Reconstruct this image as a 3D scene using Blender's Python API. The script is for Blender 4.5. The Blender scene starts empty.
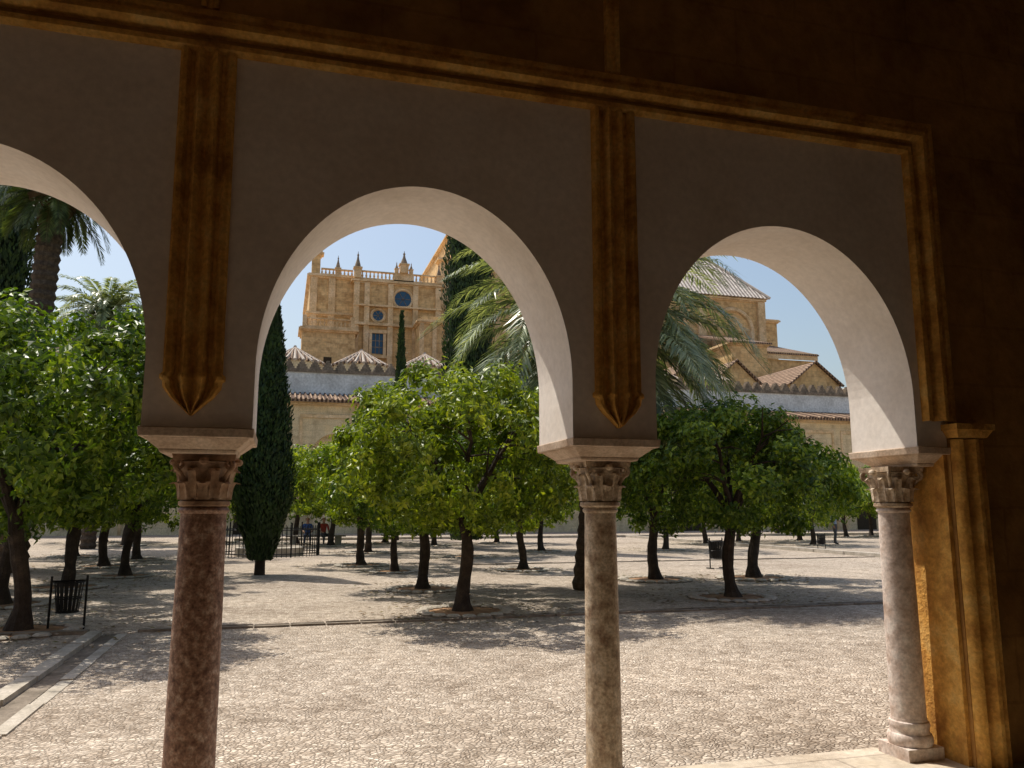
import bpy, bmesh, math, random
import numpy as np
from mathutils import Vector, Matrix
random.seed(7); rng=np.random.default_rng(7)
SC=bpy.context.scene
AL=math.radians(16); CA,SA=math.cos(AL),math.sin(AL)
def P(r,f,z=0.0):            # survey axes of the court -> world
    return (r*CA+f*SA, f*CA-r*SA, z)

# ---------------------------------------------------------------- materials
def newmat(name):
    m=bpy.data.materials.new(name); m.use_nodes=True
    nt=m.node_tree; b=nt.nodes['Principled BSDF']
    b.inputs['Specular IOR Level'].default_value=0.25
    return m,nt,b
def N(nt,t,**kw):
    n=nt.nodes.new(t)
    for k,v in kw.items():
        if k in n.inputs: n.inputs[k].default_value=v
        else: setattr(n,k,v)
    return n
def ramp(nt,fac,stops):
    r=nt.nodes.new('ShaderNodeValToRGB'); e=r.color_ramp.elements
    e[0].position,e[0].color=stops[0][0],(*stops[0][1],1)
    e[1].position,e[1].color=stops[-1][0],(*stops[-1][1],1)
    for p,c in stops[1:-1]:
        x=e.new(p); x.color=(*c,1)
    nt.links.new(fac,r.inputs[0]); return r.outputs[0]
def mixc(nt,f,a,b,mode='MIX'):
    m=nt.nodes.new('ShaderNodeMix'); m.data_type='RGBA'; m.blend_type=mode
    for i,v in ((0,f),(6,a),(7,b)):
        if isinstance(v,(float,int)): m.inputs[i].default_value=v
        elif isinstance(v,tuple): m.inputs[i].default_value=(*v,1)
        else: nt.links.new(v,m.inputs[i])
    return m.outputs[2]
def bump(nt,b,h,strength=.4,dist=.02):
    n=N(nt,'ShaderNodeBump'); n.inputs['Strength'].default_value=strength; n.inputs['Distance'].default_value=dist
    nt.links.new(h,n.inputs['Height']); nt.links.new(n.outputs[0],b.inputs['Normal'])
def tc(nt): return nt.nodes.new('ShaderNodeTexCoord').outputs['Object']
def noise(nt,co,s,d=3,r=.6):
    n=N(nt,'ShaderNodeTexNoise',Scale=s,Detail=d,Roughness=r); nt.links.new(co,n.inputs['Vector']); return n.outputs[0]
def swizzle(nt,co,order):
    s=nt.nodes.new('ShaderNodeSeparateXYZ'); c=nt.nodes.new('ShaderNodeCombineXYZ')
    nt.links.new(co,s.inputs[0])
    for i,k in enumerate(order): nt.links.new(s.outputs['XYZ'.index(k)],c.inputs[i])
    return c.outputs[0]

def mat_noise(name,c1,c2,c3,scale=3,fine=40,rough=.85,bs=.35,bd=.01,fmix=.5):
    m,nt,b=newmat(name); co=tc(nt)
    a=noise(nt,co,scale,4); f=noise(nt,co,fine,2)
    col=ramp(nt,a,[(.3,c1),(.52,c2),(.72,c3)])
    col=mixc(nt,fmix,col,ramp(nt,f,[(.3,(.55,.55,.55)),(.7,(1.25,1.25,1.25))]),'MULTIPLY')
    nt.links.new(col,b.inputs['Base Color']); b.inputs['Roughness'].default_value=rough
    bump(nt,b,f,bs,bd); return m
def mat_blocks(name,c1,c2,mortar,bw=.7,bh=.35,order='XZY',rough=.9,ms=.012,stain=(.5,.4,.3),fine=14,bs=.6):
    m,nt,b=newmat(name); co=tc(nt); v=swizzle(nt,co,order)
    br=N(nt,'ShaderNodeTexBrick',Scale=1.0); br.inputs['Brick Width'].default_value=bw; br.inputs['Row Height'].default_value=bh
    br.inputs['Mortar Size'].default_value=ms; br.inputs['Mortar Smooth'].default_value=.4
    br.inputs['Color1'].default_value=(*c1,1); br.inputs['Color2'].default_value=(*c2,1); br.inputs['Mortar'].default_value=(*mortar,1)
    nz=noise(nt,co,1.3,3)
    wz=N(nt,'ShaderNodeTexNoise',Scale=5.0,Detail=2.0); nt.links.new(co,wz.inputs['Vector'])
    wv=nt.nodes.new('ShaderNodeVectorMath'); wv.operation='MULTIPLY_ADD'; nt.links.new(wz.outputs['Color'],wv.inputs[0]); wv.inputs[1].default_value=(.03,.03,0); nt.links.new(v,wv.inputs[2])
    nt.links.new(wv.outputs[0],br.inputs['Vector'])
    f=noise(nt,co,fine,4)
    col=mixc(nt,.75,br.outputs['Color'],ramp(nt,nz,[(.3,stain),(.5,(1,1,1)),(.75,(1.2,1.15,1.05))]),'MULTIPLY')
    col=mixc(nt,.6,col,ramp(nt,f,[(.3,(.6,.58,.55)),(.7,(1.25,1.25,1.25))]),'MULTIPLY')
    nt.links.new(col,b.inputs['Base Color']); b.inputs['Roughness'].default_value=rough
    bump(nt,b,f,bs,.015); return m
def mat_plain(name,c,rough=.7,metal=0):
    m,nt,b=newmat(name); f=noise(nt,tc(nt),9,2)
    nt.links.new(mixc(nt,.35,c,ramp(nt,f,[(.3,(.6,.6,.6)),(.7,(1.3,1.3,1.3))]),'MULTIPLY'),b.inputs['Base Color'])
    b.inputs['Roughness'].default_value=rough; b.inputs['Metallic'].default_value=metal; return m
def mat_leaf(name,dark,mid,light,trans=.35,rough=.42,ns=2.0):
    m,nt,b=newmat(name)
    g=nt.nodes.new('ShaderNodeNewGeometry'); rnd=g.outputs['Random Per Island']
    col=ramp(nt,rnd,[(0,dark),(.55,mid),(1,light)])
    nz=noise(nt,tc(nt),ns,1)
    col=mixc(nt,.7,col,ramp(nt,nz,[(.36,(.50,.58,.45)),(.64,(1.45,1.38,1.2))]),'MULTIPLY')
    nt.links.new(col,b.inputs['Base Color']); b.inputs['Roughness'].default_value=rough
    b.inputs['Specular IOR Level'].default_value=.4
    t=nt.nodes.new('ShaderNodeBsdfTranslucent')
    nt.links.new(mixc(nt,1.0,col,(1.45,1.4,.42),'MULTIPLY'),t.inputs[0])
    mx=nt.nodes.new('ShaderNodeMixShader'); mx.inputs[0].default_value=trans
    nt.links.new(b.outputs[0],mx.inputs[1]); nt.links.new(t.outputs[0],mx.inputs[2])
    nt.links.new(mx.outputs[0],nt.nodes['Material Output'].inputs[0]); return m

M={}
M['plaster']=mat_noise('lime_plaster',(.70,.62,.54),(.81,.74,.67),(.86,.80,.74),1.3,22,.9,.22,.006,.18)
M['ochre']=mat_noise('ochre_carved_stone',(.40,.18,.04),(.70,.38,.09),(.80,.52,.18),5,38,.85,.6,.012,.5)
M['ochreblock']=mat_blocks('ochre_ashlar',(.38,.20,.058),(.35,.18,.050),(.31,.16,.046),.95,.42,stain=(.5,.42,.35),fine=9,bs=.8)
M['rearplaster']=mat_noise('gallery_limewash',(.68,.55,.42),(.76,.64,.50),(.81,.72,.59),1.0,25,.9,.2,.006,.15)
M['impost']=mat_noise('impost_stone',(.40,.28,.19),(.55,.42,.31),(.64,.52,.41),5,60,.8,.3,.006)
M['marble_red']=mat_noise('red_breccia_marble',(.13,.06,.04),(.33,.19,.13),(.58,.43,.34),24,75,.5,.25,.003,.9)
M['marble_beige']=mat_noise('beige_marble',(.26,.16,.10),(.56,.44,.31),(.72,.61,.48),14,60,.55,.25,.003,.8)
M['marble_white']=mat_noise('weathered_white_marble',(.42,.30,.23),(.64,.53,.46),(.76,.69,.62),9,45,.6,.25,.003,.6)
M['capital']=mat_noise('carved_capital_stone',(.26,.15,.09),(.42,.27,.17),(.54,.40,.28),9,50,.8,.5,.006)
M['floor']=mat_blocks('gallery_paving',(.55,.47,.38),(.50,.43,.34),(.36,.30,.24),.9,.6,'XYZ',stain=(.7,.66,.6))
M['kerb']=mat_noise('kerb_stone',(.34,.30,.24),(.46,.41,.34),(.55,.49,.42),3,30,.9)
M['kerbdark']=mat_noise('weathered_channel_stone',(.12,.10,.075),(.22,.18,.14),(.34,.29,.23),3,30,.9)
M['bark']=mat_noise('orange_bark',(.030,.022,.017),(.05,.037,.028),(.09,.066,.048),6,50,.95,.8,.02)
M['palmbark']=mat_noise('palm_bark',(.05,.035,.025),(.09,.065,.045),(.15,.11,.08),9,30,.95,.9,.04)
M['leaf']=mat_leaf('orange_leaves',(.035,.080,.006),(.105,.180,.012),(.21,.285,.028),.34)
M['leaf2']=mat_leaf('orange_leaves_young',(.070,.120,.007),(.180,.250,.016),(.32,.38,.036),.36)
M['cyp']=mat_leaf('cypress_foliage',(.014,.032,.008),(.028,.058,.013),(.050,.092,.020),.12,.6)
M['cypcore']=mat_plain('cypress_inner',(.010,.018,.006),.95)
M['palm']=mat_leaf('palm_leaflets',(.13,.17,.09),(.26,.31,.18),(.42,.47,.32),.25,.3)
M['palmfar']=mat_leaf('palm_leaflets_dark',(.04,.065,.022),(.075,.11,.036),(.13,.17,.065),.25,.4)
M['thatch']=mat_plain('dry_palm_skirt',(.10,.065,.035),.95)
M['whitewall']=mat_noise('whitewashed_wall',(.54,.53,.50),(.74,.74,.71),(.82,.82,.80),.8,6,.9,.2,.01)
M['cath']=mat_blocks('cathedral_sandstone',(.72,.51,.26),(.60,.40,.19),(.40,.27,.14),1.1,.5,stain=(.58,.50,.42),fine=3)
M['cathtrim']=mat_noise('cathedral_trim',(.48,.32,.16),(.70,.50,.28),(.80,.62,.40),.8,6,.9,.3,.02)
M['facade']=mat_blocks('facade_stone',(.74,.60,.38),(.68,.54,.33),(.52,.41,.26),1.0,.45,stain=(.65,.6,.55))
M['merlon']=mat_noise('weathered_merlon_stone',(.12,.095,.07),(.23,.18,.13),(.36,.28,.20),2,8,.9)
M['glass']=mat_plain('window_glass',(.03,.09,.17),.2)
M['dark']=mat_plain('dark_iron',(.012,.012,.012),.5,.3)
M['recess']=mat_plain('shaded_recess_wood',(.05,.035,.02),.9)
M['ceil']=mat_plain('pale_timber',(.22,.14,.08),.9)
M['dryleaf']=mat_leaf('fallen_dry_leaves',(.12,.07,.02),(.22,.14,.05),(.16,.17,.05),.1)
def mat_tiles(name,ca,cb,axis='X',per=.28):
    m,nt,b=newmat(name); co=tc(nt)
    w=N(nt,'ShaderNodeTexWave',Distortion=.6); w.bands_direction=axis
    w.inputs['Scale'].default_value=.5/per/1.6
    nt.links.new(co,w.inputs['Vector']); nz=noise(nt,co,2.5)
    col=ramp(nt,w.outputs[1],[(.1,tuple(x*.35 for x in ca)),(.5,ca),(.9,cb)])
    col=mixc(nt,.7,col,ramp(nt,nz,[(.3,(.55,.5,.45)),(.7,(1.3,1.25,1.2))]),'MULTIPLY')
    nt.links.new(col,b.inputs['Base Color']); b.inputs['Roughness'].default_value=.9
    bump(nt,b,w.outputs[1],.8,.08); return m
M['tiles']=mat_tiles('clay_roof_tiles',(.22,.14,.10),(.36,.26,.18))
M['tilespale']=mat_tiles('pale_roof_tiles',(.60,.53,.47),(.74,.68,.62),'X',.5)
M['ridge']=mat_plain('mortared_ridge_tiles',(.50,.43,.36),.9)
def mat_ground():
    m,nt,b=newmat('pebble_paving'); co=tc(nt)
    wz=N(nt,'ShaderNodeTexNoise',Scale=6.0,Detail=1.0); nt.links.new(co,wz.inputs['Vector'])
    wv=nt.nodes.new('ShaderNodeVectorMath'); wv.operation='MULTIPLY_ADD'; nt.links.new(wz.outputs['Color'],wv.inputs[0]); wv.inputs[1].default_value=(.12,.12,0); nt.links.new(co,wv.inputs[2])
    vo=N(nt,'ShaderNodeTexVoronoi',Scale=26.0); vo.voronoi_dimensions='2D'; nt.links.new(wv.outputs[0],vo.inputs['Vector'])
    vo2=N(nt,'ShaderNodeTexVoronoi',Scale=26.0); vo2.voronoi_dimensions='2D'; vo2.feature='DISTANCE_TO_EDGE'; nt.links.new(wv.outputs[0],vo2.inputs['Vector'])
    s=nt.nodes.new('ShaderNodeSeparateColor'); nt.links.new(vo.outputs['Color'],s.inputs[0])
    col=ramp(nt,s.outputs[0],[(0,(.35,.285,.22)),(.35,(.51,.435,.355)),(.75,(.60,.52,.43)),(1,(.73,.65,.55))])
    edge=ramp(nt,vo2.outputs['Distance'],[(.02,(1,1,1)),(.14,(0,0,0))])
    dust=ramp(nt,noise(nt,co,1.1,4,.65),[(.35,(.35,.35,.35)),(.6,(1,1,1))])
    em=mixc(nt,1.0,edge,dust,'MULTIPLY')
    col=mixc(nt,em,col,(.27,.215,.165))
    a=noise(nt,co,.30,5,.65); col=mixc(nt,.85,col,ramp(nt,a,[(.32,(.72,.68,.64)),(.5,(1,.99,.98)),(.7,(1.14,1.12,1.09))]),'MULTIPLY')
    a2=noise(nt,co,3.4,5,.75); col=mixc(nt,.9,col,ramp(nt,a2,[(.3,(.58,.53,.48)),(.52,(1.02,1.01,1.0)),(.75,(1.15,1.13,1.10))]),'MULTIPLY')
    nt.links.new(col,b.inputs['Base Color']); b.inputs['Roughness'].default_value=.85
    bump(nt,b,ramp(nt,vo2.outputs['Distance'],[(0,(0,0,0)),(.3,(1,1,1))]),.8,.02); return m
M['ground']=mat_ground()
M['earth']=mat_noise('bare_earth',(.22,.12,.06),(.34,.20,.11),(.42,.27,.16),5,40,.95,.7,.02)

# ---------------------------------------------------------------- mesh builder
class MB:
    def __init__(s): s.v=[];s.f=[];s.m=[];s.mats=[]
    def mi(s,k):
        if k not in s.mats: s.mats.append(k)
        return s.mats.index(k)
    def add(s,vs,fs,k):
        o=len(s.v); s.v+= [tuple(map(float,x)) for x in vs]; mi=s.mi(k)
        for f in fs: s.f.append(tuple(o+i for i in f)); s.m.append(mi)
    def box(s,x0,x1,y0,y1,z0,z1,k):
        s.add([(x0,y0,z0),(x1,y0,z0),(x1,y1,z0),(x0,y1,z0),(x0,y0,z1),(x1,y0,z1),(x1,y1,z1),(x0,y1,z1)],
              [(0,3,2,1),(4,5,6,7),(0,1,5,4),(1,2,6,5),(2,3,7,6),(3,0,4,7)],k)
    def frustum(s,cx,cy,z0,z1,a0,b0,a1,b1,k):
        s.add([(cx-a0,cy-b0,z0),(cx+a0,cy-b0,z0),(cx+a0,cy+b0,z0),(cx-a0,cy+b0,z0),(cx-a1,cy-b1,z1),(cx+a1,cy-b1,z1),(cx+a1,cy+b1,z1),(cx-a1,cy+b1,z1)],
              [(0,3,2,1),(4,5,6,7),(0,1,5,4),(1,2,6,5),(2,3,7,6),(3,0,4,7)],k)
    def lathe(s,cx,cy,prof,k,n=24,z0=0,cap=True,wob=0):
        vs=[];fs=[]
        for j,(r,z) in enumerate(prof):
            for i in range(n):
                a=2*math.pi*i/n; rr=r*(1+wob*random.uniform(-1,1)); vs.append((cx+rr*math.cos(a),cy+rr*math.sin(a),z0+z))
        for j in range(len(prof)-1):
            for i in range(n):
                fs.append((j*n+i,j*n+(i+1)%n,(j+1)*n+(i+1)%n,(j+1)*n+i))
        if cap: fs.append(tuple(range(n))[::-1]); fs.append(tuple((len(prof)-1)*n+i for i in range(n)))
        s.add(vs,fs,k)
    def tube(s,pts,rad,k,n=8):
        vs=[];fs=[];pts=[Vector(p) for p in pts]
        for j,p in enumerate(pts):
            d=(pts[min(j+1,len(pts)-1)]-pts[max(j-1,0)]).normalized()
            u=d.cross(Vector((.31,.95,.05))); 
            if u.length<.05: u=d.cross(Vector((1,0,0)))
            u.normalize(); w=d.cross(u)
            for i in range(n):
                a=2*math.pi*i/n; vs.append(p+rad[j]*(math.cos(a)*u+math.sin(a)*w))
        for j in range(len(pts)-1):
            for i in range(n): fs.append((j*n+i,j*n+(i+1)%n,(j+1)*n+(i+1)%n,(j+1)*n+i))
        fs.append(tuple(range(n))[::-1]); fs.append(tuple((len(pts)-1)*n+i for i in range(n)))
        s.add(vs,fs,k)
    def quads(s,arr,k):
        o=len(s.v); n=len(arr); s.v+= [tuple(x) for x in arr.reshape(-1,3).tolist()]; mi=s.mi(k)
        s.f+= [(o+4*i,o+4*i+1,o+4*i+2,o+4*i+3) for i in range(n)]; s.m+=[mi]*n
    def mesh(s,name,smooth=False):
        me=bpy.data.meshes.new(name); me.from_pydata(s.v,[],s.f)
        for k in s.mats: me.materials.append(M[k])
        me.polygons.foreach_set('material_index',s.m)
        if smooth is True: me.polygons.foreach_set('use_smooth',[True]*len(s.f))
        me.update(); return me
def obj(name,me,parent=None,loc=(0,0,0),rz=0,sc=1,auto=None):
    o=bpy.data.objects.new(name,me); SC.collection.objects.link(o); o.location=loc; o.rotation_euler=(0,0,rz)
    o.scale=(sc,sc,sc) if isinstance(sc,(int,float)) else sc
    if parent: o.parent=parent
    if auto:
        me.polygons.foreach_set('use_smooth',[True]*len(me.polygons)); me.set_sharp_from_angle(angle=math.radians(auto))
    return o
def empty(name,loc=(0,0,0)):
    o=bpy.data.objects.new(name,None); SC.collection.objects.link(o); o.location=loc; return o

# ---------------------------------------------------------------- arcade
def arcade(mb,openings,x0,x1,y0,y1,zs,zc,b,zt,k,n=44,pier_to=None):
    def pier(a,c,left,right):
        z=zs if pier_to is None else pier_to
        mb.add([(a,y0,z),(c,y0,z),(c,y0,zt),(a,y0,zt),(a,y1,z),(c,y1,z),(c,y1,zt),(a,y1,zt)],
               [(0,1,2,3),(5,4,7,6),(0,4,5,1),(3,2,6,7)],k)
        if right: mb.add([(c,y0,z),(c,y1,z),(c,y1,zc),(c,y0,zc)],[(0,1,2,3)],k)
        else: mb.add([(c,y0,z),(c,y1,z),(c,y1,zt),(c,y0,zt)],[(0,1,2,3)],k)
        if left: mb.add([(a,y0,z),(a,y1,z),(a,y1,zc),(a,y0,zc)],[(3,2,1,0)],k)
        else: mb.add([(a,y0,z),(a,y1,z),(a,y1,zt),(a,y0,zt)],[(3,2,1,0)],k)
    prev=x0
    for i,(l,r) in enumerate(openings):
        pier(prev,l,i>0,True)
        cx=(l+r)/2;a=(r-l)/2
        pts=[(cx-a*math.cos(math.pi*j/n),zc+b*math.sin(math.pi*j/n)) for j in range(n+1)]
        vs=[];fs=[]
        for (x,z) in pts: vs+=[(x,y0,z),(x,y0,zt),(x,y1,z),(x,y1,zt)]
        for j in range(n):
            o=4*j; fs+=[(o,o+4,o+5,o+1),(o+2,o+3,o+7,o+6),(o,o+2,o+6,o+4),(o+1,o+5,o+7,o+3)]
        mb.add(vs,fs,k); prev=r
    pier(prev,x1,True,False)
def strip(mb,cx,y,z0,z1,prof,k,tip=False,dx0=0):
    secs=[(z1,1),(z0,1)]
    if tip: secs=[(z1,1),(z0+.22,1),(z0+.205,1.10),(z0+.185,1.10),(z0+.175,1.0),(z0+.14,.97),(z0+.09,.72),(z0+.05,.40),(z0+.02,.2),(z0,.05)]
    vs=[];fs=[];n=len(prof)
    for j,(z,w) in enumerate(secs):
        for (dx,o) in prof: vs.append((cx+dx*w+(dx0 if j else 0),y-o*(1 if w>.1 else .4)*(1.15 if w>1 else 1),z))
    for j in range(len(secs)-1):
        for i in range(n-1): fs.append((j*n+i,(j+1)*n+i,(j+1)*n+i+1,j*n+i+1))
    fs.append(tuple((len(secs)-1)*n+i for i in range(n))); fs.append(tuple(range(n))[::-1])
    mb.add(vs,fs,k)
YN,YF=4.40,5.04
open_near=[(-9.85,-8.0),(-7.45,-5.60),(-5.05,-3.08),(-2.53,-.697),(-.157,1.634),(2.175,4.085)]
aw=empty('arcade_wall')
mb=MB(); arcade(mb,open_near,-10.4,4.33,YN,YF,2.07,2.40,1.11,4.15,'plaster',56); obj('plaster_spandrels',mb.mesh('sp'),aw)
mb=MB()
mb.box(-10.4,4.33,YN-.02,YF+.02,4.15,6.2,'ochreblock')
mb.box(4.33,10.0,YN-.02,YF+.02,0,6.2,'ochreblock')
mb.box(4.30,4.33,YN+.01,YF,0,2.07,'ochre')
obj('upper_stone_wall',mb.mesh('us'),aw)
half=[(-.145,0),(-.145,.03),(-.13,.048),(-.108,.048),(-.095,.03),(-.088,.012),(-.072,.012),(-.062,.035),(-.045,.062),(-.028,.055),(-.014,.03),(0,.02)]
prof=half+[(-a,b) for a,b in half[-2::-1]]
mb=MB()
for cx in (-10.2,-7.72,-5.32,-2.80,-.48,1.92): strip(mb,cx,YN,2.13,4.15,prof,'ochre',True,.018 if cx==-.48 else 0)
for cx in (-7.72,-5.32,-2.80,-.49,1.92):
    strip(mb,cx,YN-.02,4.40,6.2,[(-.05,0),(-.045,.03),(-.02,.03),(-.012,.012),(.012,.012),(.02,.03),(.045,.03),(.05,0)],'ochre')
tp=[(0,0),(0,.03),(.015,.052),(.045,.052),(.055,.03),(.06,.018),(.085,.018),(.095,.05),(.12,.085),(.15,.082),(.165,.055),(.172,.036),(.19,.036),(.20,.055),(.225,.06),(.24,.05),(.245,0)]
vs=[];fs=[];n=len(tp)
for (dz,o) in tp: vs.append((-10.4,YN-o,4.145+dz))
for (dz,o) in tp: vs.append((4.14+dz,YN-o,4.145+dz))
for (dz,o) in tp: vs.append((4.14+dz,YN-o,2.24))
for j in range(2):
    for i in range(n-1): fs.append((j*n+i,(j+1)*n+i,(j+1)*n+i+1,j*n+i+1))
mb.add(vs,fs,'ochre')
lp=[(0,0),(0,.03),(.02,.06),(.05,.065),(.07,.04),(.075,.01),(.10,.01),(.11,.05),(.135,.08),(.165,.08),(.185,.05),(.19,.0),(.205,-.0),(.21,.04),(.225,.055),(.245,.04),(.25,0)]
strip(mb,4.335,YN-.02,.0,2.12,lp,'ochre')
mb.frustum(4.45,YN-.04,2.13,2.18,.12,.06,.15,.085,'ochre'); mb.box(4.29,4.61,YN-.135,YN+.05,2.18,2.22,'ochre')
obj('carved_mouldings',mb.mesh('mo'),aw,auto=50)
mb=MB()
def impost(cx,hw):
    yc=(YN+YF)/2; hd=(YF-YN)/2
    mb.frustum(cx,yc,1.945,1.965,hw-.085,hd-.10,hw-.075,hd-.09,'impost')
    mb.frustum(cx,yc,1.965,2.02,hw-.075,hd-.09,hw-.01,hd-.01,'impost')
    mb.frustum(cx,yc,2.02,2.07,hw+.008,hd+.02,hw+.012,hd+.028,'impost')
piers=[(-7.725,.275),(-5.325,.275),(-2.805,.275),(-.427,.27),(1.905,.27)]
for c,h in piers: impost(c,h)
impost(4.26,.18)
o=obj('imposts',mb.mesh('im'),aw)
bv=o.modifiers.new('worn_edges','BEVEL'); bv.width=.006; bv.segments=2

# columns
def capital(mb,z0,z1,r,k):
    H=z1-z0
    mb.lathe(0,0,[(r*1.0,0),(r*1.14,.012),(r*1.14,.03),(r*1.0,.04),(r*1.02,H*.3),(r*1.12,H*.6),(r*1.35,H*.84),(r*1.45,H*.86)],k,28,z0)
    for tier,(zb,hh,ro,nn,w) in enumerate([(.04,H*.40,r*1.03,8,.42),(.05,H*.66,r*1.05,8,.40)]):
        for i in range(nn):
            a=2*math.pi*(i+.5*tier)/nn; vs=[];fs=[]
            seg=7
            for j in range(seg+1):
                t=j/seg; z=z0+zb+hh*(t if t<.85 else .85-(t-.85)*.6)
                rad=ro+.006+r*(.10*t+ (.38*(t-.55)**2*4 if t>.55 else 0)); wd=w*(1-.45*t*t)*(1 if j<seg else .4)*(1 if j%2 else .86)
                for q,(da,dr) in enumerate(((-wd,-.006),(-wd*.45,.012),(0,.002),(wd*.45,.012),(wd,-.006))):
                    vs.append(((rad+dr)*math.cos(a+da),(rad+dr)*math.sin(a+da),z))
            for j in range(seg):
                for q in range(4): fs.append((j*5+q,j*5+q+1,(j+1)*5+q+1,(j+1)*5+q))
            mb.add(vs,fs,k)
    for i in range(4):
        a=math.pi/4+math.pi/2*i; c,s=math.cos(a),math.sin(a); pts=[];rd=[]
        for j in range(16):
            t=j/15; ang=t*3.0*math.pi-.5*math.pi; rr=.034*(1-.75*t)
            base=r*1.50
            pts.append(((base+rr*math.cos(ang))*c,(base+rr*math.cos(ang))*s,z0+H*.80+rr*math.sin(ang))); rd.append(.012*(1-.4*t))
        pts.insert(0,(r*1.15*c,r*1.15*s,z0+H*.5)); rd.insert(0,.012)
        mb.tube(pts,rd,k,7)
        a2=a+math.pi/4; mb.lathe(r*1.4*math.cos(a2),r*1.4*math.sin(a2),[(.005,0),(.02,.006),(.026,.02),(.02,.034),(.004,.04)],k,8,z0+H*.8)
    out=[]
    for i in range(4):
        a=math.pi/4+math.pi/2*i
        for j in range(6):
            t=j/6; p=Vector((math.cos(a),math.sin(a)))*(1-t)+Vector((math.cos(a+math.pi/2),math.sin(a+math.pi/2)))*t
            p*=r*1.85*(1-.18*math.sin(math.pi*t)); out.append(p)
    m_=len(out); zz=(z0+H*.88,z1)
    vs=[(p.x,p.y,zz[0]) for p in out]+[(p.x*1.04,p.y*1.04,zz[1]) for p in out]
    mb.add(vs,[tuple(range(m_))[::-1],tuple(m_+i for i in range(m_))]+[(i,(i+1)%m_,m_+(i+1)%m_,m_+i) for i in range(m_)],k)
def column(x,r,mshaft,mcap,bz=1.0,z=0.03):
    mb=MB(); y=4.715; rc=max(r,.118)
    mb.box(-r*1.30,r*1.30,-r*1.30,r*1.30,.0,.07*bz,mshaft)
    mb.lathe(0,0,[(a*r,h*bz) for a,h in ((1.25,.07),(1.32,.09),(1.32,.115),(1.25,.135),(1.16,.14),(1.12,.155),(1.15,.17),(1.2,.185),(1.15,.205),(1.06,.21),(1.05,.225))],mshaft,40)
    pr=[]
    for j in range(33):
        t=j/32; zz=.225*bz+t*(1.60-.225*bz); pr.append((r*(1.03-.10*t+.015*math.sin(t*3.1)+random.uniform(-.006,.006)),zz))
    mb.lathe(0,0,pr,mshaft,40,0)
    mb.lathe(0,0,[(r*.93,1.60),(r*1.03,1.61),(r*1.05,1.62),(r*1.0,1.63),(r*.96,1.635)],mshaft,40)
    capital(mb,1.635,1.915,rc*.93,mcap)
    obj('marble_column',mb.mesh('col'),None,(x,y,z),0,1,auto=42)
column(-.398,.127,'marble_red','capital',.6)
column(1.925,.105,'marble_beige','marble_beige',.5)
column(4.13,.108,'marble_white','marble_beige',1.1)
column(-2.805,.125,'marble_beige','capital'); column(-5.325,.125,'marble_white','capital'); column(-7.725,.125,'marble_red','capital')

# gallery shell
gs=empty('gallery_interior')
mb=MB(); mb.box(-10.4,10,-2.1,4.93,-.12,.03,'floor'); obj('floor_slab',mb.mesh('fl'),gs)
mb=MB(); mb.box(-10.7,10.3,-2.5,-2.1,0,6.2,'rearplaster'); mb.box(10.0,10.3,-2.1,5.0,0,6.2,'rearplaster'); mb.box(-10.7,-10.4,-2.1,5.0,0,6.2,'rearplaster')
obj('rear_walls',mb.mesh('rw'),gs)
mb=MB(); mb.box(-10.7,10.3,-2.5,5.3,6.2,6.4,'ceil')
for i in range(34): mb.box(-10.2+i*.6,-10.05+i*.6,-2.1,4.3,6.0,6.2,'ceil')
obj('timber_ceiling',mb.mesh('ce'),gs)

# ---------------------------------------------------------------- ground
mb=MB(); mb.add([(-900,-900,0),(900,-900,0),(900,900,0),(-900,900,0)],[(0,1,2,3)],'ground'); obj('courtyard_ground',mb.mesh('g'))
def kerbline(name,x0,x1,y0,y1,h,k='kerb',seg=.9):
    mb=MB(); L=max(x1-x0,y1-y0); n=int(L/seg)
    for i in range(n):
        a=i*L/n+.012; b=(i+1)*L/n-.012; j=random.uniform(-.015,.015); hh=h+random.uniform(-.006,.006)
        if x1-x0>y1-y0: mb.box(x0+a,x0+b,y0+j,y1+j,-.05,hh,k)
        else: mb.box(x0+j,x1+j,y0+a,y0+b,-.05,hh,k)
    obj(name,mb.mesh(name))
kerbline('stone_kerb',-2.36,-2.2,6.0,12.1,.06)
kerbline('stone_kerb',-2.0,-1.88,6.0,12.1,.012)
kerbline('stone_kerb',-1.8,40,12.27,12.36,.03,'kerbdark',.5)
kerbline('stone_kerb',-1.8,40,12.54,12.62,.015,'kerbdark',.5)
kerbline('stone_kerb',20.4,20.7,16,46,.13)
kerbline('stone_kerb',-30,-2.4,12.25,12.4,.05,'kerbdark')
kerbline('stone_kerb',-2.3,50,46,46.3,.14)
kerbline('stone_kerb',5.5,20.3,24.2,24.35,.03,'kerbdark')
mb=MB(); mb.add([(-2.2,6.0,.005),(-2.0,6.0,.005),(-2.0,12.25,.005),(-2.2,12.25,.005)],[(0,1,2,3)],'kerbdark')
mb.add([(-1.8,12.36,.005),(40,12.36,.005),(40,12.54,.005),(-1.8,12.54,.005)],[(0,1,2,3)],'kerbdark'); obj('irrigation_channel',mb.mesh('ch'))

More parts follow.
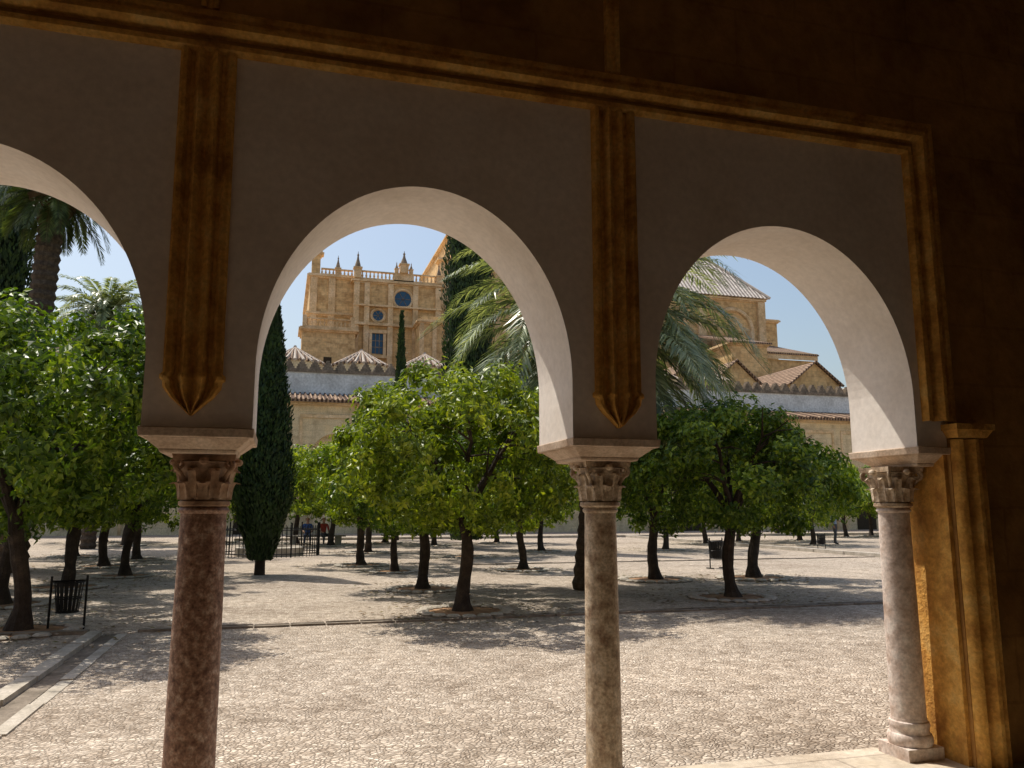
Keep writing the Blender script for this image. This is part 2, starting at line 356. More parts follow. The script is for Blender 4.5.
# ---------------------------------------------------------------- orange trees
def leafquads(p,nrm,L,W):
    n=len(p)
    rnd=rng.normal(size=(n,3)); d=rnd-(rnd*nrm).sum(1,keepdims=True)*nrm; d[:,2]-=.25
    d/=np.linalg.norm(d,axis=1,keepdims=True); s=np.cross(d,nrm); s/=np.linalg.norm(s,axis=1,keepdims=True)+1e-6
    L=L*rng.uniform(.7,1.25,(n,1)); W=W*rng.uniform(.7,1.25,(n,1))
    nn=nrm*L*.12
    return np.stack([p,p+d*L*.45+s*W*.5+nn,p+d*L,p+d*L*.45-s*W*.5+nn],1)
def orange_tree(seed,H,R,fork,nclump=120,per=130,leaf='leaf',ls=.105,asym=.12,bot=None):
    global rng
    rng=np.random.default_rng(seed); random.seed(seed)
    mb=MB(); bot=bot or fork-.05; cz=(H+bot)/2; rz=(H-bot)/2
    lean=(random.uniform(-.2,.2),random.uniform(-.15,.15)); pts=[];rd=[]
    for j in range(11):
        t=j/10; pts.append((lean[0]*t*t+.045*math.sin(5*t+seed),lean[1]*t+.03*math.cos(6*t+seed),fork*t)); rd.append(.12*(1.55 if j==0 else 1.18 if j==1 else 1-.22*t)*random.uniform(.90,1.12))
    mb.tube(pts,rd,'bark',10); top=Vector(pts[-1])
    nl=random.choice((4,5,6))
    for i in range(nl):
        a=2*math.pi*(i+random.uniform(-.25,.25))/nl; q=[top-Vector((0,0,.08))];e=random.uniform(.45,.75)
        for j in range(1,6):
            t=j/5; q.append(top+Vector((math.cos(a)*R*e*t*(1+.1*random.uniform(-1,1)),math.sin(a)*R*e*t,(cz+rz*.35-fork)*t**.8+random.uniform(-.05,.05))))
        mb.tube(q,[.07,.06,.048,.036,.026,.014],'bark',7)
        for j in (2,3,4,5):
            for _ in range(2):
                b=a+random.uniform(-1.2,1.2); st=q[j]; en=st+Vector((math.cos(b)*R*.38,math.sin(b)*R*.38,random.uniform(-.1,.6)))
                mb.tube([st,(st+en)/2+Vector((0,0,.05)),en],[.022,.015,.006],'bark',5)
    lobes=[(rng.normal(size=3),rng.uniform(.10,.34)) for _ in range(9)]
    P_=[];Nn=[]
    for c in range(nclump):
        d=rng.normal(size=3); d/=np.linalg.norm(d)
        if d[2]<-.35 and rng.random()<.35: d[2]*=-.5; d/=np.linalg.norm(d)
        k=1-asym
        for l,w in lobes:
            l=l/np.linalg.norm(l); k+=w*max(0,float(d@l))**5*1.4
        rad=k*(rng.uniform(.80,1.06) if rng.random()<.8 else rng.uniform(.35,.75))
        zz=rz*(1 if d[2]>0 else .9)
        ctr=np.array([d[0]*R*rad,d[1]*R*rad,cz-.1*rz+d[2]*zz*rad])
        cr=rng.uniform(.14,.34)*R/1.7
        n=int(per*rng.uniform(.5,1.4)); off=rng.normal(size=(n,3)); off/=np.linalg.norm(off,axis=1,keepdims=True)
        off*= (rng.random((n,1))**.45)*cr*np.array([1.15,1.15,.8]); pp=ctr+off
        nr=off/cr*1.0+d*.5+np.array([0,0,.35])+rng.normal(size=(n,3))*.45; nr/=np.linalg.norm(nr,axis=1,keepdims=True)
        P_.append(pp);Nn.append(nr)
    P_=np.concatenate(P_);Nn=np.concatenate(Nn)
    mb.quads(leafquads(P_,Nn,ls,ls*.5),leaf)
    for i in range(18):
        a=2*math.pi*i/18; mb.lathe(.70*math.cos(a),.70*math.sin(a),[(.10,0),(.125,.025),(.09,.05)],'kerb',6)
    mb.lathe(0,0,[(.66,.008),(.3,.03),(.05,.04)],'earth',20,0,False)
    for _ in range(110):
        a=random.uniform(0,6.283); d=random.uniform(.3,1.0)**.6*R; c,s=math.cos(a)*d,math.sin(a)*d; b=random.uniform(0,6.283); l=.045
        mb.add([(c,s,.022),(c+l*math.cos(b+.5),s+l*math.sin(b+.5),.035),(c+1.9*l*math.cos(b),s+1.9*l*math.sin(b),.022),(c+l*math.cos(b-.5),s+l*math.sin(b-.5),.03)],[(0,1,2,3)],'dryleaf')
    return mb.mesh('orange_tree_mesh_%d'%seed)
TA=orange_tree(11,3.85,1.80,1.45,185,150,'leaf2',.115,bot=1.25)
TB=orange_tree(12,3.7,1.85,1.45,180,150,'leaf',.115,bot=1.25)
TC=orange_tree(13,4.35,2.15,1.6,215,155,'leaf',.125,bot=1.35)
TD=orange_tree(14,3.35,1.35,1.35,105,110,'leaf2',.12)
TE=orange_tree(15,3.9,2.0,1.5,135,125,'leaf2',.14,bot=1.3)
TF=orange_tree(16,3.2,1.2,1.45,80,110,'leaf',.12)
FE=orange_tree(17,3.9,2.0,1.5,110,70,'leaf2',.19,bot=1.3)
FC=orange_tree(18,4.35,2.15,1.6,130,75,'leaf',.19,bot=1.35)
def T(me,r,f,rz=0,sc=1):
    if f>32: me={TE:FE,TC:FC,TB:FC}.get(me,me)
    obj('orange_tree',me,None,P(r,f),rz,sc)
T(TA,-.77,13.5,.4); T(TB,-1.84,17.2,1.2,1.0); T(TF,-3.2,22.1,2,.85); T(TE,-5.65,31.8,1,1.05); T(TB,-1.6,29,3,1)
T(TD,.3,22.7,1.1,.95); T(TF,3.4,19.5,.3,1.1); T(TB,4.16,15.6,2.6,1.02); T(TD,5.9,20,4,1.15); T(TC,-6.75,11.3,.5,1.0)
T(TE,-9.57,17.6,2,1.05); T(TC,-9.72,20.6,4,.97); T(TE,-12.5,27.3,5,1.05); T(TB,-15.5,29,1.5,1.1)
T(TE,-8.4,38,.2,1.1); T(TB,-10.6,40,2.2,1.1); T(TE,-6.4,41,4.2,1.1); T(TC,-3.6,38,1.2,1); T(TE,1.2,33,.9,1); T(TC,-.8,41,3.9,1); T(TE,-4.5,24.5,4.9,1.02)
T(TE,9.5,40,1.9,1); T(TC,12,43,.7,1); T(TE,15.5,44,2.9,1); T(TE,14.2,38.5,3.3,.95); T(TC,23.0,52,0,1.05); T(TE,20.5,50,2,1); T(TB,6.4,34,5,1)
T(TE,-18,38,.6,1.15); T(TC,-21,42,2.6,1.1); T(TE,-15,42,3.6,1.1); T(TC,-14.5,17,1.6,1.1); T(TE,26,50,1.1,1); T(TC,18,55,1.1,1)
T(TC,-8.9,14.4,3.1,1.0); T(TB,-12,24,3.6,1.1)

# ---------------------------------------------------------------- cypresses
def cypress(name,r,f,H,R,seed,n=16000,ls=.16,col=False):
    global rng
    rng=np.random.default_rng(seed); random.seed(seed); mb=MB()
    def prof(t):
        if col: return R*(min(1,.55+t*2.2))*(1-max(0,t-.55)/.45*.85*max(0,t-.55)/.45)
        return R*(min(1,(.35+t*3.2)) if t<.22 else 1-((t-.22)/.78)**1.35*.97)
    z0=.35
    mb.tube([(0,0,0),(0,0,1.2)],[R*.2,R*.14],'bark',10)
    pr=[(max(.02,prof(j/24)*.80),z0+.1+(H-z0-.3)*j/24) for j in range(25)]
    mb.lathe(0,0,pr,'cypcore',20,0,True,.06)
    t=rng.random(n); t=np.where(rng.random(n)<.5,t,t**1.3); a=rng.random(n)*2*math.pi
    rr=np.array([prof(x) for x in t]); lump=1+.10*np.sin(a*5+t*23)*np.sin(t*47+a*2)+.05*np.sin(a*11+t*90)
    rad=rr*lump*rng.uniform(.78,1.08,n); z=z0+t*(H-z0)
    p=np.stack([rad*np.cos(a),rad*np.sin(a),z],1); out=np.stack([np.cos(a),np.sin(a),np.full(n,.15)],1)
    nr=out+rng.normal(size=(n,3))*.45; nr/=np.linalg.norm(nr,axis=1,keepdims=True)
    d=np.stack([np.cos(a)*.25,np.sin(a)*.25,np.ones(n)],1)+rng.normal(size=(n,3))*.25; d/=np.linalg.norm(d,axis=1,keepdims=True)
    s=np.cross(d,nr); s/=np.linalg.norm(s,axis=1,keepdims=True); L=ls*rng.uniform(.6,1.3,(n,1)); W=L*.38
    mb.quads(np.stack([p,p+d*L*.5+s*W*.5,p+d*L,p+d*L*.5-s*W*.5],1),'cyp')
    obj(name,mb.mesh('cyp'),None,P(r,f))
cypress('cypress_tree',-6.5,21.1,7.95,.72,21,26000,.13)
cypress('cypress_tree',-1.95,35,19.5,1.05,22,30000,.20,True)
cypress('cypress_tree',-6.35,45,12.9,.52,23,9000,.20)
cypress('cypress_tree',-16.1,24.5,15,.75,24,14000,.22,True)

# ---------------------------------------------------------------- palms
def palm(name,r,f,H,R0,flen,nf,seed,mk,lean=(0,0),spread=(-.5,1.35),rmul=1,droop=1.5,lf=.155,sub=(0,.33,.66)):
    global rng
    rng=np.random.default_rng(seed); random.seed(seed); mb=MB()
    pts=[];rd=[]
    n=int(H/.14)
    for j in range(n+1):
        t=j/n; pts.append((lean[0]*t,lean[1]*t,(H-.2)*t)); rd.append(R0*(1.25-.3*min(1,t*4))*(1.10 if j%2 else .93))
    mb.tube(pts,rd,'palmbark',14)
    top=Vector((lean[0],lean[1],H-.25))
    mb.lathe(top.x,top.y,[(R0*1.0,-.9),(R0*1.6,-.45),(R0*1.9,-.1),(R0*1.3,.25),(R0*.3,.5)],'thatch',14,top.z,True,.12)
    quads=[]
    for i in range(nf):
        az=i*2.39996+random.uniform(-.2,.2); u=(i+.5)/nf; el=spread[0]+(spread[1]-spread[0])*(1-u)
        Lf=flen*random.uniform(.85,1.08)*(1 if u<.85 else .8); pos=top+Vector((0,0,.15)); pitch=el; q=[pos.copy()]; ns=26; dirs=[]
        dr=droop*random.uniform(.75,1.2)*(1.0 if el>0 else .6)
        for j in range(ns):
            t=j/ns; d=Vector((math.cos(az)*math.cos(pitch),math.sin(az)*math.cos(pitch),math.sin(pitch)))
            pos=pos+d*Lf/ns; pitch=max(-1.45,pitch-dr*(.5+1.2*t)/ns); q.append(pos.copy()); dirs.append(d)
        mb.tube([q[0],q[4],q[10],q[18],q[-1]],[.03,.024,.017,.01,.004],mk,5)
        side=Vector((-math.sin(az),math.cos(az),0)); tw=random.uniform(-.4,.4)
        for j in range(3,ns):
            for h in sub:
                t=(j+h)/ns; base=q[j].lerp(q[j+1],h); d=dirs[min(j,ns-1)]; up=side.cross(d).normalized()*-1
                if up.z<0: up=-up
                ll=flen*lf*math.sin(math.pi*min(1,.12+.85*t))**.6*random.uniform(.8,1.2)
                for sg in (-1,1):
                    sd=(side*sg*math.cos(tw*sg)+up*(.28+.15*sg*tw)).normalized()
                    ld=(d*.75+sd*.9+Vector((0,0,-.18))+Vector((random.uniform(-.2,.2),random.uniform(-.2,.2),random.uniform(-.2,.2)))).normalized()
                    tip=base+ld*ll+Vector((0,0,-.22*ll)); mid=base+ld*ll*.45; w=up.cross(ld).normalized()*ll*.036*rmul
                    quads.append([base,mid+w,tip,mid-w])
    mb.quads(np.array([[list(v) for v in qd] for qd in quads]),mk)
    obj(name,mb.mesh('palm'),None,P(r,f))
palm('palm_tree',1.5,17.2,5.75,.19,4.1,130,31,'palm',(.40,0),(-1.0,1.40),1.2,1.8,.145,(0,.25,.5,.75))
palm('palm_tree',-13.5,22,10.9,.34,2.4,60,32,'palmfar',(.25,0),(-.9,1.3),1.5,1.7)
palm('palm_tree',-18.2,35,10.3,.25,2.9,70,33,'palm',(0,0),(-.6,1.3),2.0,1.6)

# ---------------------------------------------------------------- mosque front
mf=empty('mosque_facade'); D=58
ops=[];x=-60
while x<76: ops.append((x,x+3.9)); x+=5.6
mb=MB(); arcade(mb,ops,-63,80,D,D+.9,0,4.4,2.6,9.2,'facade',24); obj('arched_wall',mb.mesh('aw'),mf)
mb=MB(); mb.box(-63,80,D+.45,D+1.3,0,9.2,'facade')
for i,(a,b) in enumerate(ops):
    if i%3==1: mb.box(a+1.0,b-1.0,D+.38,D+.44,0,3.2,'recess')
    mb.box(a+.02,b-.02,D+.32,D+.445,4.3,4.55,'cathtrim')
obj('infill',mb.mesh('inf'),mf)
mb=MB()
for (a,b) in ops:
    mb.box(a-.5,a-.32,D-.08,D,0,8.1,'cathtrim'); mb.box(b+.32,b+.5,D-.08,D,0,8.1,'cathtrim'); mb.box(a-.5,b+.5,D-.083,D-.001,8.1,8.35,'cathtrim')
mb.box(-63,80,D-.25,D,9.0,9.2,'cathtrim'); obj('frames',mb.mesh('fr'),mf)
def roofslab(mb,x0,x1,ya,za,yb,zb,k,th=.18):
    mb.add([(x0,ya,za),(x1,ya,za),(x1,yb,zb),(x0,yb,zb),(x0,ya,za-th),(x1,ya,za-th),(x1,yb,zb-th),(x0,yb,zb-th)],[(0,1,2,3),(7,6,5,4),(0,4,5,1),(1,5,6,2),(2,6,7,3),(3,7,4,0)],k)
mb=MB(); roofslab(mb,-63,80,D-.6,9.35,D+3,10.2,'tiles')
for i in range(int(143/.36)):
    xx=-63+i*.36; mb.tube([(xx,D-.68,9.36),(xx,D+3,10.26)],[.09,.09],'tiles',6)
obj('eaves_roof',mb.mesh('er'),mf)
mb=MB(); mb.box(-63,80,D+3,D+3.8,8,12.1,'whitewall'); mb.box(-63,80,D+2.9,D+3.9,11.85,12.1,'merlon')
for i in range(150):
    cx=-62.5+i*.95
    for j,(w,z) in enumerate(((.40,.0),(.31,.20),(.21,.38),(.11,.54))): mb.box(cx-w,cx+w,D+3.1+.002*j,D+3.6-.002*j,12.1+z,12.1+z+(.20,.18,.16,.17)[j],'merlon')
obj('crenellated_wall',mb.mesh('cw'),mf)
mb=MB()
def fan(cx,cy,z,R,h,length=14):
    nr=22
    for i in range(nr+1):
        a=math.pi+math.pi*i/nr; 
        x_,y_=cx+R*math.cos(a),cy+R*math.sin(a)
        mb.tube([(x_,y_,z),(cx,cy,z+h)],[.13,.05],'ridge' if i%2 else 'tiles',6)
    vs=[(cx,cy,z+h-.02)]+[(cx+R*math.cos(math.pi+math.pi*i/nr),cy+R*math.sin(math.pi+math.pi*i/nr),z-.02) for i in range(nr+1)]
    mb.add(vs,[(0,i+1,i+2) for i in range(nr)],'tiles')
    mb.add([(cx-R,cy,z),(cx,cy,z+h),(cx,cy+length,z+h),(cx-R,cy+length,z)],[(0,1,2,3)],'tiles')
    mb.add([(cx+R,cy,z),(cx,cy,z+h),(cx,cy+length,z+h),(cx+R,cy+length,z)],[(3,2,1,0)],'tiles')
    mb.tube([(cx,cy,z+h+.03),(cx,cy+length,z+h+.03)],[.14,.14],'ridge',6)
    mb.lathe(cx,cy,[(R*.96,-1.6),(R*.96,0)],'facade',20,z)
for i in range(-8,14):
    if i in (8,9,10): continue
    fan(.64+5.35*i,66.5,13.35,2.45,1.45)
obj('nave_roofs',mb.mesh('nr'),mf)

# ---------------------------------------------------------------- cathedral
ct=empty('cathedral')
mb=MB()
def pinn(cx,cy,z,w,h):
    mb.box(cx-w,cx+w,cy-w,cy+w,z,z+h*.35,'cathtrim'); mb.box(cx-w*1.25,cx+w*1.25,cy-w*1.25,cy+w*1.25,z+h*.35,z+h*.40,'cathtrim')
    mb.lathe(cx,cy,[(w*.9,0),(w*.75,h*.12),(w*.35,h*.3),(w*.2,h*.42),(w*.32,h*.47),(w*.1,h*.52),(.02,h*.6)],'merlon',8,z+h*.4)
def balus(x0,x1,y,z,h=.9,dx=.42):
    mb.box(x0,x1,y-.15,y+.15,z,z+.14,'cathtrim'); mb.box(x0,x1,y-.16,y+.16,z+h-.14,z+h,'cathtrim')
    n=int((x1-x0)/dx)
    for i in range(n+1):
        xx=x0+.1+(x1-x0-.2)*i/n; mb.lathe(xx,y,[(.07,0),(.12,(h-.28)*.35),(.06,(h-.28)*.7),(.08,h-.28)],'cathtrim',6,z+.14,False)
def cornice(x0,x1,y0,y1,z,k='cathtrim'):
    mb.box(x0-.15,x1+.15,y0-.15,y1,z,z+.16,k); mb.box(x0-.35,x1+.35,y0-.35,y1,z+.16,z+.34,k); mb.box(x0-.22,x1+.22,y0-.22,y1,z+.34,z+.46,k)
def rwin(cx,y,z,r,k='glass'):
    n=24
    vs=[(cx+r*math.cos(2*math.pi*i/n),y-.012,z+r*math.sin(2*math.pi*i/n)) for i in range(n)]
    mb.add(vs,[tuple(range(n))],k)
    pts=[(cx+(r+.12)*math.cos(2*math.pi*i/n),y-.05,z+(r+.12)*math.sin(2*math.pi*i/n)) for i in range(n+1)]
    mb.tube(pts,[.17]*(n+1),'cathtrim',6)
    for i in range(3):
        a=math.pi*i/3; mb.tube([(cx-r*math.cos(a),y-.04,z-r*math.sin(a)),(cx+r*math.cos(a),y-.04,z+r*math.sin(a))],[.03,.03],'merlon',4)
mb.box(2.1,6.7,86,104,14,26.4,'cath'); cornice(2.1,6.7,86,104,26.4); cornice(2.1,6.7,86,90,22.2)
for xx in (2.5,4.4): mb.box(xx-.35,xx+.35,85.8,86,14,26.4,'cathtrim')
mb.box(2.2,3.1,86.1,87,26.86,28.9,'cath'); cornice(2.2,3.1,86.1,87.1,28.9); pinn(5.0,86.6,26.86,.28,2.4); balus(3.2,6.6,86.3,26.86,.75)
mb.box(6.7,16.2,85,104,14,25.9,'cath'); cornice(6.7,16.2,85,104,25.9); balus(7.0,16.0,85.0,26.36,.95)
for xx in (6.95,8.05,10.6,13.3,15.8): mb.box(xx-.28,xx+.28,84.6,85,14,25.9,'cathtrim')
mb.box(6.6,16.2,84.45,85,21.2,21.5,'cathtrim'); mb.box(6.6,16.2,84.47,85,23.3,23.5,'cathtrim')
pinn(7.0,85.0,26.4,.38,3.0); pinn(12.0,85.0,27.3,.45,2.6); pinn(11.2,85.0,27.3,.2,1.3); pinn(12.8,85.0,27.3,.2,1.3); pinn(15.9,85.0,26.4,.3,2.4)
mb.box(10.9,13.1,84.85,85.2,26.3,27.3,'cathtrim')
rwin(11.95,84.99,24.4,.95); rwin(9.3,84.99,22.4,.6)
mb.box(8.7,9.9,84.93,84.99,18.2,20.4,'glass'); 
for xx in (8.55,10.05): mb.box(xx-.15,xx+.15,84.7,84.995,18.0,20.4,'cathtrim')
for xx in (9.1,9.5): mb.box(xx-.04,xx+.04,84.88,84.93,18.2,20.4,'merlon')
for zz in (18.9,19.6): mb.box(8.7,9.9,84.885,84.925,zz-.04,zz+.04,'merlon')
mb.box(8.3,10.3,84.65,84.997,20.4,20.75,'cathtrim'); mb.box(8.3,10.3,84.6,84.998,17.7,18.0,'cathtrim')
mb.box(1.4,6.7,82,86,12,19.6,'cath'); cornice(1.4,6.7,82,86,19.6); balus(1.4,6.6,82.0,20.06,.95)
for xx in (1.6,6.4): mb.box(xx-.2,xx+.2,81.75,82.2,20.06,21.25,'cathtrim')
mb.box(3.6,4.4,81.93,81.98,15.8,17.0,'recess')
mb.box(13.3,16.4,81.5,85,12,21.0,'cath'); cornice(13.3,16.4,81.5,85,21.0); mb.box(13.6,16.1,81.8,84.6,21.46,21.9,'cath')
for xx in (13.5,14.85,16.2): mb.box(xx-.22,xx+.22,81.2,81.5,14,21.0,'cathtrim')
mb.box(18.4,40,90,112,14,34.5,'cath'); cornice(18.4,40,90,112,34.5)
mb.box(16.9,18.4,89.4,91,14,30.5,'cathtrim'); cornice(16.9,18.4,89.4,91,30.5)
for xx in range(20,40,4): mb.box(xx-.4,xx+.4,89.7,90,14,34.5,'cathtrim'); pinn(xx,90.2,34.96,.35,3)
obj('transept_and_crossing',mb.mesh('c1'),ct)
mb=MB()
mb.box(38,57,85,105,12,27.2,'cath'); cornice(38,57,85,105,27.2)
obj('choir_walls',mb.mesh('c2'),ct)
mb=MB()
a,b,c,d=37.4,57.7,84.4,105.6
mb.add([(a,c,27.7),(b,c,27.7),(b,d,27.7),(a,d,27.7),(42,91,34.6),(52.4,91,34.6),(52.4,99,34.6),(42,99,34.6)],[(0,1,5,4),(1,2,6,5),(2,3,7,6),(3,0,4,7),(4,5,6,7),(3,2,1,0)],'tilespale')
mb.tube([(b,c,27.75),(52.4,91,34.65)],[.2,.2],'ridge',6); mb.tube([(42,91,34.65),(52.4,91,34.65)],[.2,.2],'ridge',6)
obj('choir_roof',mb.mesh('c3'),ct)
mb=MB()
def archrelief(cx,y,z,r,k='recess'):
    n=18
    vs=[(cx+r*math.cos(math.pi*i/n),y-.01,z+r*math.sin(math.pi*i/n)) for i in range(n+1)]+[(cx-r,y-.01,z-4),(cx+r,y-.01,z-4)]
    mb.add(vs,[tuple(range(n+3))],k)
    mb.tube([(cx+r,y-.1,z-4)]+[(cx+(r+.1)*math.cos(math.pi*i/n),y-.1,z+(r+.1)*math.sin(math.pi*i/n)) for i in range(n+1)]+[(cx-r,y-.1,z-4)],[.3]*(n+3),'cathtrim',6)
archrelief(52.6,85,23.4,2.6,'cath'); mb.box(51.9,53.3,84.9,84.95,21.2,23.4,'merlon'); archrelief(44,85,23.6,2.0,'cath')
for xx in (38.4,48.3,56.6): mb.box(xx-.5,xx+.5,84.6,85,12,27.2,'cathtrim')
mb.box(56.9,59.6,86,92,12,25,'cath'); cornice(56.9,59.6,86,92,25)
mb.box(46.2,50.6,75,84,11,19.3,'cath'); cornice(46.2,50.6,75,84,19.3)
mb.box(51.2,57.2,76,85,11,18.2,'cath')
obj('chapel_blocks',mb.mesh('c4'),ct)
mb=MB()
roofslab(mb,45.8,51,74.6,19.7,84,22.4,'tiles')
mb.add([(51,75.6,18.2),(57.5,75.6,18.2),(57.5,75.6,19.0),(51,75.6,19.0)],[(0,1,2,3)],'cathtrim')
roofslab(mb,50.9,57.6,75.5,18.9,84,21.6,'tiles')
for (cx,w,yy,ze,zp) in ((47.6,2.6,63.2,13.3,15.3),(41.0,2.3,66,13.6,15.6),(36.3,2.2,66,13.6,15.4)):
    mb.box(cx-w,cx+w,yy,yy+10,11,ze,'cath')
    mb.add([(cx-w,yy,ze),(cx+w,yy,ze),(cx,yy,zp)],[(0,1,2)],'cath')
    mb.add([(cx-w-.3,yy-.3,ze-.15),(cx,yy-.3,zp+.1),(cx,yy+10,zp+.1),(cx-w-.3,yy+10,ze-.15)],[(0,1,2,3)],'tiles')
    mb.add([(cx+w+.3,yy-.3,ze-.15),(cx,yy-.3,zp+.1),(cx,yy+10,zp+.1),(cx+w+.3,yy+10,ze-.15)],[(3,2,1,0)],'tiles')
    mb.tube([(cx-w-.3,yy-.3,ze-.15),(cx,yy-.3,zp+.1),(cx+w+.3,yy-.3,ze-.15)],[.12]*3,'tiles',6)
obj('chapel_roofs',mb.mesh('c5'),ct)

# side wings
for nm,xx,sg in (('cloister_wing',-44,1),('cloister_wing',72,-1)):
    mb=MB(); o2=[];x=6
    while x<54: o2.append((x,x+3.4)); x+=4.4
    arcade(mb,o2,4,58,0,.7,2.4,3,1.8,6.5,'facade',20)
    for (a,b) in o2: mb.lathe(a-.5,.35,[(.2,0),(.2,2.0),(.35,2.4)],'marble_white',12)
    mb.box(4,58,5,5.4,0,6.5,'facade'); roofslab(mb,4,58,-.5,6.7,5.6,8.2,'tiles')
    o=obj(nm,mb.mesh('wing'),None,(xx,0 if sg>0 else 62,0),math.pi/2 if sg>0 else -math.pi/2)

# ---------------------------------------------------------------- railing, bins
mb=MB()
cx,cy,_=P(-8.9,30.0); R=1.75
n=66
for i in range(n):
    a=2*math.pi*i/n; mb.tube([(cx+R*math.cos(a),cy+R*math.sin(a),0),(cx+R*math.cos(a),cy+R*math.sin(a),1.08)],[.012,.012],'dark',4)
    if i%9==0: mb.tube([(cx+R*math.cos(a),cy+R*math.sin(a),0),(cx+R*math.cos(a),cy+R*math.sin(a),1.2)],[.03,.03],'dark',6)
for z in (.12,.95): mb.tube([(cx+R*math.cos(2*math.pi*i/60),cy+R*math.sin(2*math.pi*i/60),z) for i in range(61)],[.02]*61,'dark',5)
obj('iron_railing',mb.mesh('rail'))
mb=MB(); mb.lathe(cx,cy,[(1.2,0),(1.22,.30),(1.1,.34),(1.05,.2),(.3,.2),(.2,.6),(.4,.72),(.1,.75)],'kerb',24); obj('stone_fountain',mb.mesh('ft'),auto=40)
def bin_(r,f,s=1,rz=0):
    mb=MB()
    for sx in (-.26,.26):
        mb.tube([(sx,0,0),(sx,0,.86)],[.02,.02],'dark',6); mb.tube([(sx,-.14,.015),(sx,.14,.015)],[.018]*2,'dark',5)
    mb.tube([(-.26,0,.78),(.26,0,.78)],[.012]*2,'dark',5)
    for z in (.28,.5,.76): mb.tube([((.17+.06*(z-.28)/.5)*math.cos(2*math.pi*i/16),(.17+.06*(z-.28)/.5)*math.sin(2*math.pi*i/16),z) for i in range(17)],[.012]*17,'dark',5)
    for i in range(18):
        a=2*math.pi*i/18; c,s_=math.cos(a),math.sin(a); w=.026
        mb.add([(.165*c-w*s_,.165*s_+w*c,.27),(.165*c+w*s_,.165*s_-w*c,.27),(.225*c+w*s_,.225*s_-w*c,.77),(.225*c-w*s_,.225*s_+w*c,.77)],[(0,1,2,3)],'dark')
    mb.lathe(0,0,[(.15,.28),(.15,.30)],'dark',14)
    obj('litter_bin',mb.mesh('bin'),None,P(r,f),rz,s)
bin_(5.85,23.4,1,.3); bin_(13.1,34.5,.8,.1); bin_(-6.25,11.6,.85,.2)

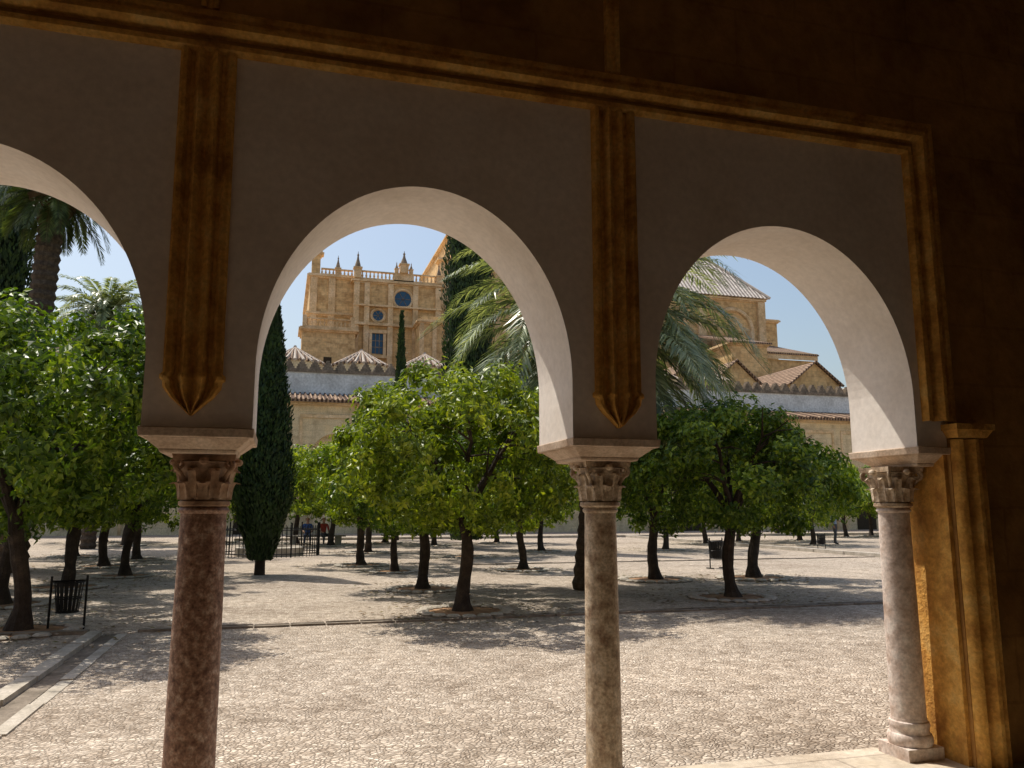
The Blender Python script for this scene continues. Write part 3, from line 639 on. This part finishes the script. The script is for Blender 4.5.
# ---------------------------------------------------------------- people
M['skin']=mat_plain('skin',(.42,.24,.16),.6); M['hair']=mat_plain('hair',(.03,.02,.015),.7)
M['shirtw']=mat_plain('pale_blue_shirt',(.30,.38,.50),.8); M['shirtb']=mat_plain('blue_shirt',(.06,.13,.38),.8); M['shirtr']=mat_plain('red_shirt',(.40,.07,.05),.8); M['trou']=mat_plain('grey_trousers',(.08,.08,.09),.9); M['jean']=mat_plain('denim',(.06,.08,.14),.9); M['shoe']=mat_plain('shoes',(.03,.025,.02),.7)
def person(loc,rz,shirt,trou,sit=False):
    V={};E=[];Rr={}
    def j(n,p,r,par=None):
        V[n]=p;Rr[n]=r
        if par: E.append((par,n))
    b=0 if not sit else -.45
    j('pelvis',(0,0,.95+b),.15); j('waist',(0,0,1.08+b),.135,'pelvis'); j('chest',(0,.0,1.30+b),.155,'waist'); j('neckb',(0,0,1.46+b),.075,'chest'); j('neck',(0,-.01,1.53+b),.055,'neckb')
    j('jaw',(0,-.025,1.60+b),.075,'neck'); j('head',(0,-.01,1.68+b),.098,'jaw'); j('crown',(0,0,1.73+b),.08,'head')
    for s,n in ((-1,'l'),(1,'r')):
        j('sh'+n,(s*.18,0,1.42+b),.062,'chest')
        if sit: el=(s*.24,-.06,1.14+b); wr=(s*.15,-.30,1.04+b)
        elif s<0: el=(s*.25,.03,1.14); wr=(s*.24,-.06,.90)
        else: el=(s*.27,-.02,1.15); wr=(s*.16,-.24,1.12)
        j('el'+n,el,.045,'sh'+n); j('wr'+n,wr,.029,'el'+n)
        d=(Vector(wr)-Vector(el)).normalized(); pm=Vector(wr)+d*.06; j('pm'+n,tuple(pm),.030,'wr'+n)
        sd=d.cross(Vector((s*.9,.3,0))).normalized()
        for q in range(4):
            o=(q-1.5)*.019; L=(.075,.085,.08,.062)[q]; k1=pm+sd*o+d*L*.55; k2=k1+(d*.8+Vector((-s*.5,0,0))).normalized()*L*.45
            j(f'f{q}{n}',tuple(k1),.009,'pm'+n); j(f'g{q}{n}',tuple(k2),.0075,f'f{q}{n}')
        th=Vector(wr)+d*.03+sd*-.04; j('t'+n,tuple(th),.011,'wr'+n); j('u'+n,tuple(th+d*.04-sd*.01),.009,'t'+n)
        j('hip'+n,(s*.09,0,.88+b),.105,'pelvis')
        if sit: kn=(s*.12,-.44,.50); an=(s*.13,-.42,.09)
        else: kn=(s*.11,-.03+.05*s,.50); an=(s*.12,.02+.08*s,.09)
        j('kn'+n,kn,.065,'hip'+n); j('cf'+n,tuple(Vector(kn).lerp(Vector(an),.35)+Vector((0,.015,0))),.06,'kn'+n); j('an'+n,an,.042,'cf'+n)
        j('to'+n,(an[0]+s*.02,an[1]-.15,.035),.035,'an'+n)
    names=list(V); me=bpy.data.meshes.new('b'); me.from_pydata([V[n] for n in names],[(names.index(a),names.index(c)) for a,c in E],[])
    o=bpy.data.objects.new('tmp',me); SC.collection.objects.link(o)
    md=o.modifiers.new('s','SKIN'); md.use_smooth_shade=True
    for i,n in enumerate(names):
        sv=me.skin_vertices[0].data[i]; sv.radius=(Rr[n],Rr[n]*(.72 if n in('chest','waist','pelvis') else 1)); sv.use_root=(n=='pelvis')
    sb=o.modifiers.new('u','SUBSURF'); sb.levels=2; sb.render_levels=2
    dg=bpy.context.evaluated_depsgraph_get(); ev=o.evaluated_get(dg); m2=bpy.data.meshes.new_from_object(ev)
    bpy.data.objects.remove(o)
    m2.materials.clear()
    for k in ('skin',shirt,trou,'shoe','hair'): m2.materials.append(M[k])
    for p in m2.polygons:
        c=p.center; z=c.z; i=0
        armd=abs(c.x)>.19 and not sit and z<1.16
        if z<.11: i=3
        elif sit:
            i=2 if (z<.60 and not (c.y<-.2 and z>.56)) else 1 if z<1.0 else 0
            if c.y<-.10 and z>.56 and z<.75: i=0
        elif z<.98 and not armd: i=2
        elif z<1.49: i=1
        if z>.11 and armd: i=0
        if not sit and c.y<-.12 and z>1.0 and z<1.3: i=0
        if z>1.665+b and (c.y>-.06 or z>1.735+b): i=4
        elif z>1.58+b and c.y>.03: i=4
        p.material_index=i
    par=obj('person',m2,None,loc,rz)
    mb=MB(); hz=1.655+b
    mb.lathe(0,-.115,[(.004,-.03),(.018,-.02),(.010,.02),(.003,.03)],'skin',8,hz-.01)
    for s in (-1,1):
        mb.lathe(s*.095,.0,[(.006,-.03),(.018,-.01),(.02,.015),(.008,.03)],'skin',8,hz); mb.lathe(s*.033,-.098,[(.004,-.01),(.012,0),(.004,.01)],'hair',8,hz+.025)
    mb.box(-.025,.025,-.104,-.09,hz-.055,hz-.047,'trou')
    obj('face_features',mb.mesh('face'),par)
person(P(15.6,39.3),math.radians(30),'shirtw','trou')
x,y,_=P(-9.4,39.0); 
mb=MB(); mb.box(-1.4,1.4,-.25,.25,.38,.46,'kerb'); mb.box(-1.2,-.9,-.2,.2,0,.38,'kerb'); mb.box(.9,1.2,-.2,.2,0,.38,'kerb'); obj('stone_bench',mb.mesh('bn'),None,(x,y,0),0)
person((x-.4,y-.02,0),0,'shirtb','jean',True); person((x+.35,y-.02,0),.3,'shirtr','trou',True)

# ---------------------------------------------------------------- light, world, camera
sh=Vector((.30,-.44,-1)).normalized()
L=bpy.data.lights.new('sun','SUN'); L.energy=5.0; L.angle=math.radians(.53); L.color=(1,.94,.84)
lo=bpy.data.objects.new('sun',L); SC.collection.objects.link(lo); lo.rotation_euler=sh.to_track_quat('-Z','Y').to_euler(); lo.location=(-10,15,40)
w=bpy.data.worlds.new('World'); SC.world=w; w.use_nodes=True; nt=w.node_tree
bg=nt.nodes['Background']; sk=nt.nodes.new('ShaderNodeTexSky'); sk.sky_type='NISHITA'; sk.sun_disc=False
sk.sun_elevation=math.asin(-sh.z); sk.sun_rotation=math.atan2(-sh.x,-sh.y); sk.air_density=1.3; sk.dust_density=3.0; sk.ozone_density=1.0
nt.links.new(sk.outputs[0],bg.inputs[0]); bg.inputs[1].default_value=.14
SC.view_settings.view_transform='Standard'; SC.view_settings.look='None'; SC.view_settings.exposure=0
cd=bpy.data.cameras.new('camera'); cd.lens=28.125; cd.sensor_width=36; cd.clip_end=3000; cd.clip_start=.05
co=bpy.data.objects.new('camera',cd); SC.collection.objects.link(co); co.location=(0,0,1.65); co.rotation_euler=(math.radians(90+8.95),0,-AL); SC.camera=co
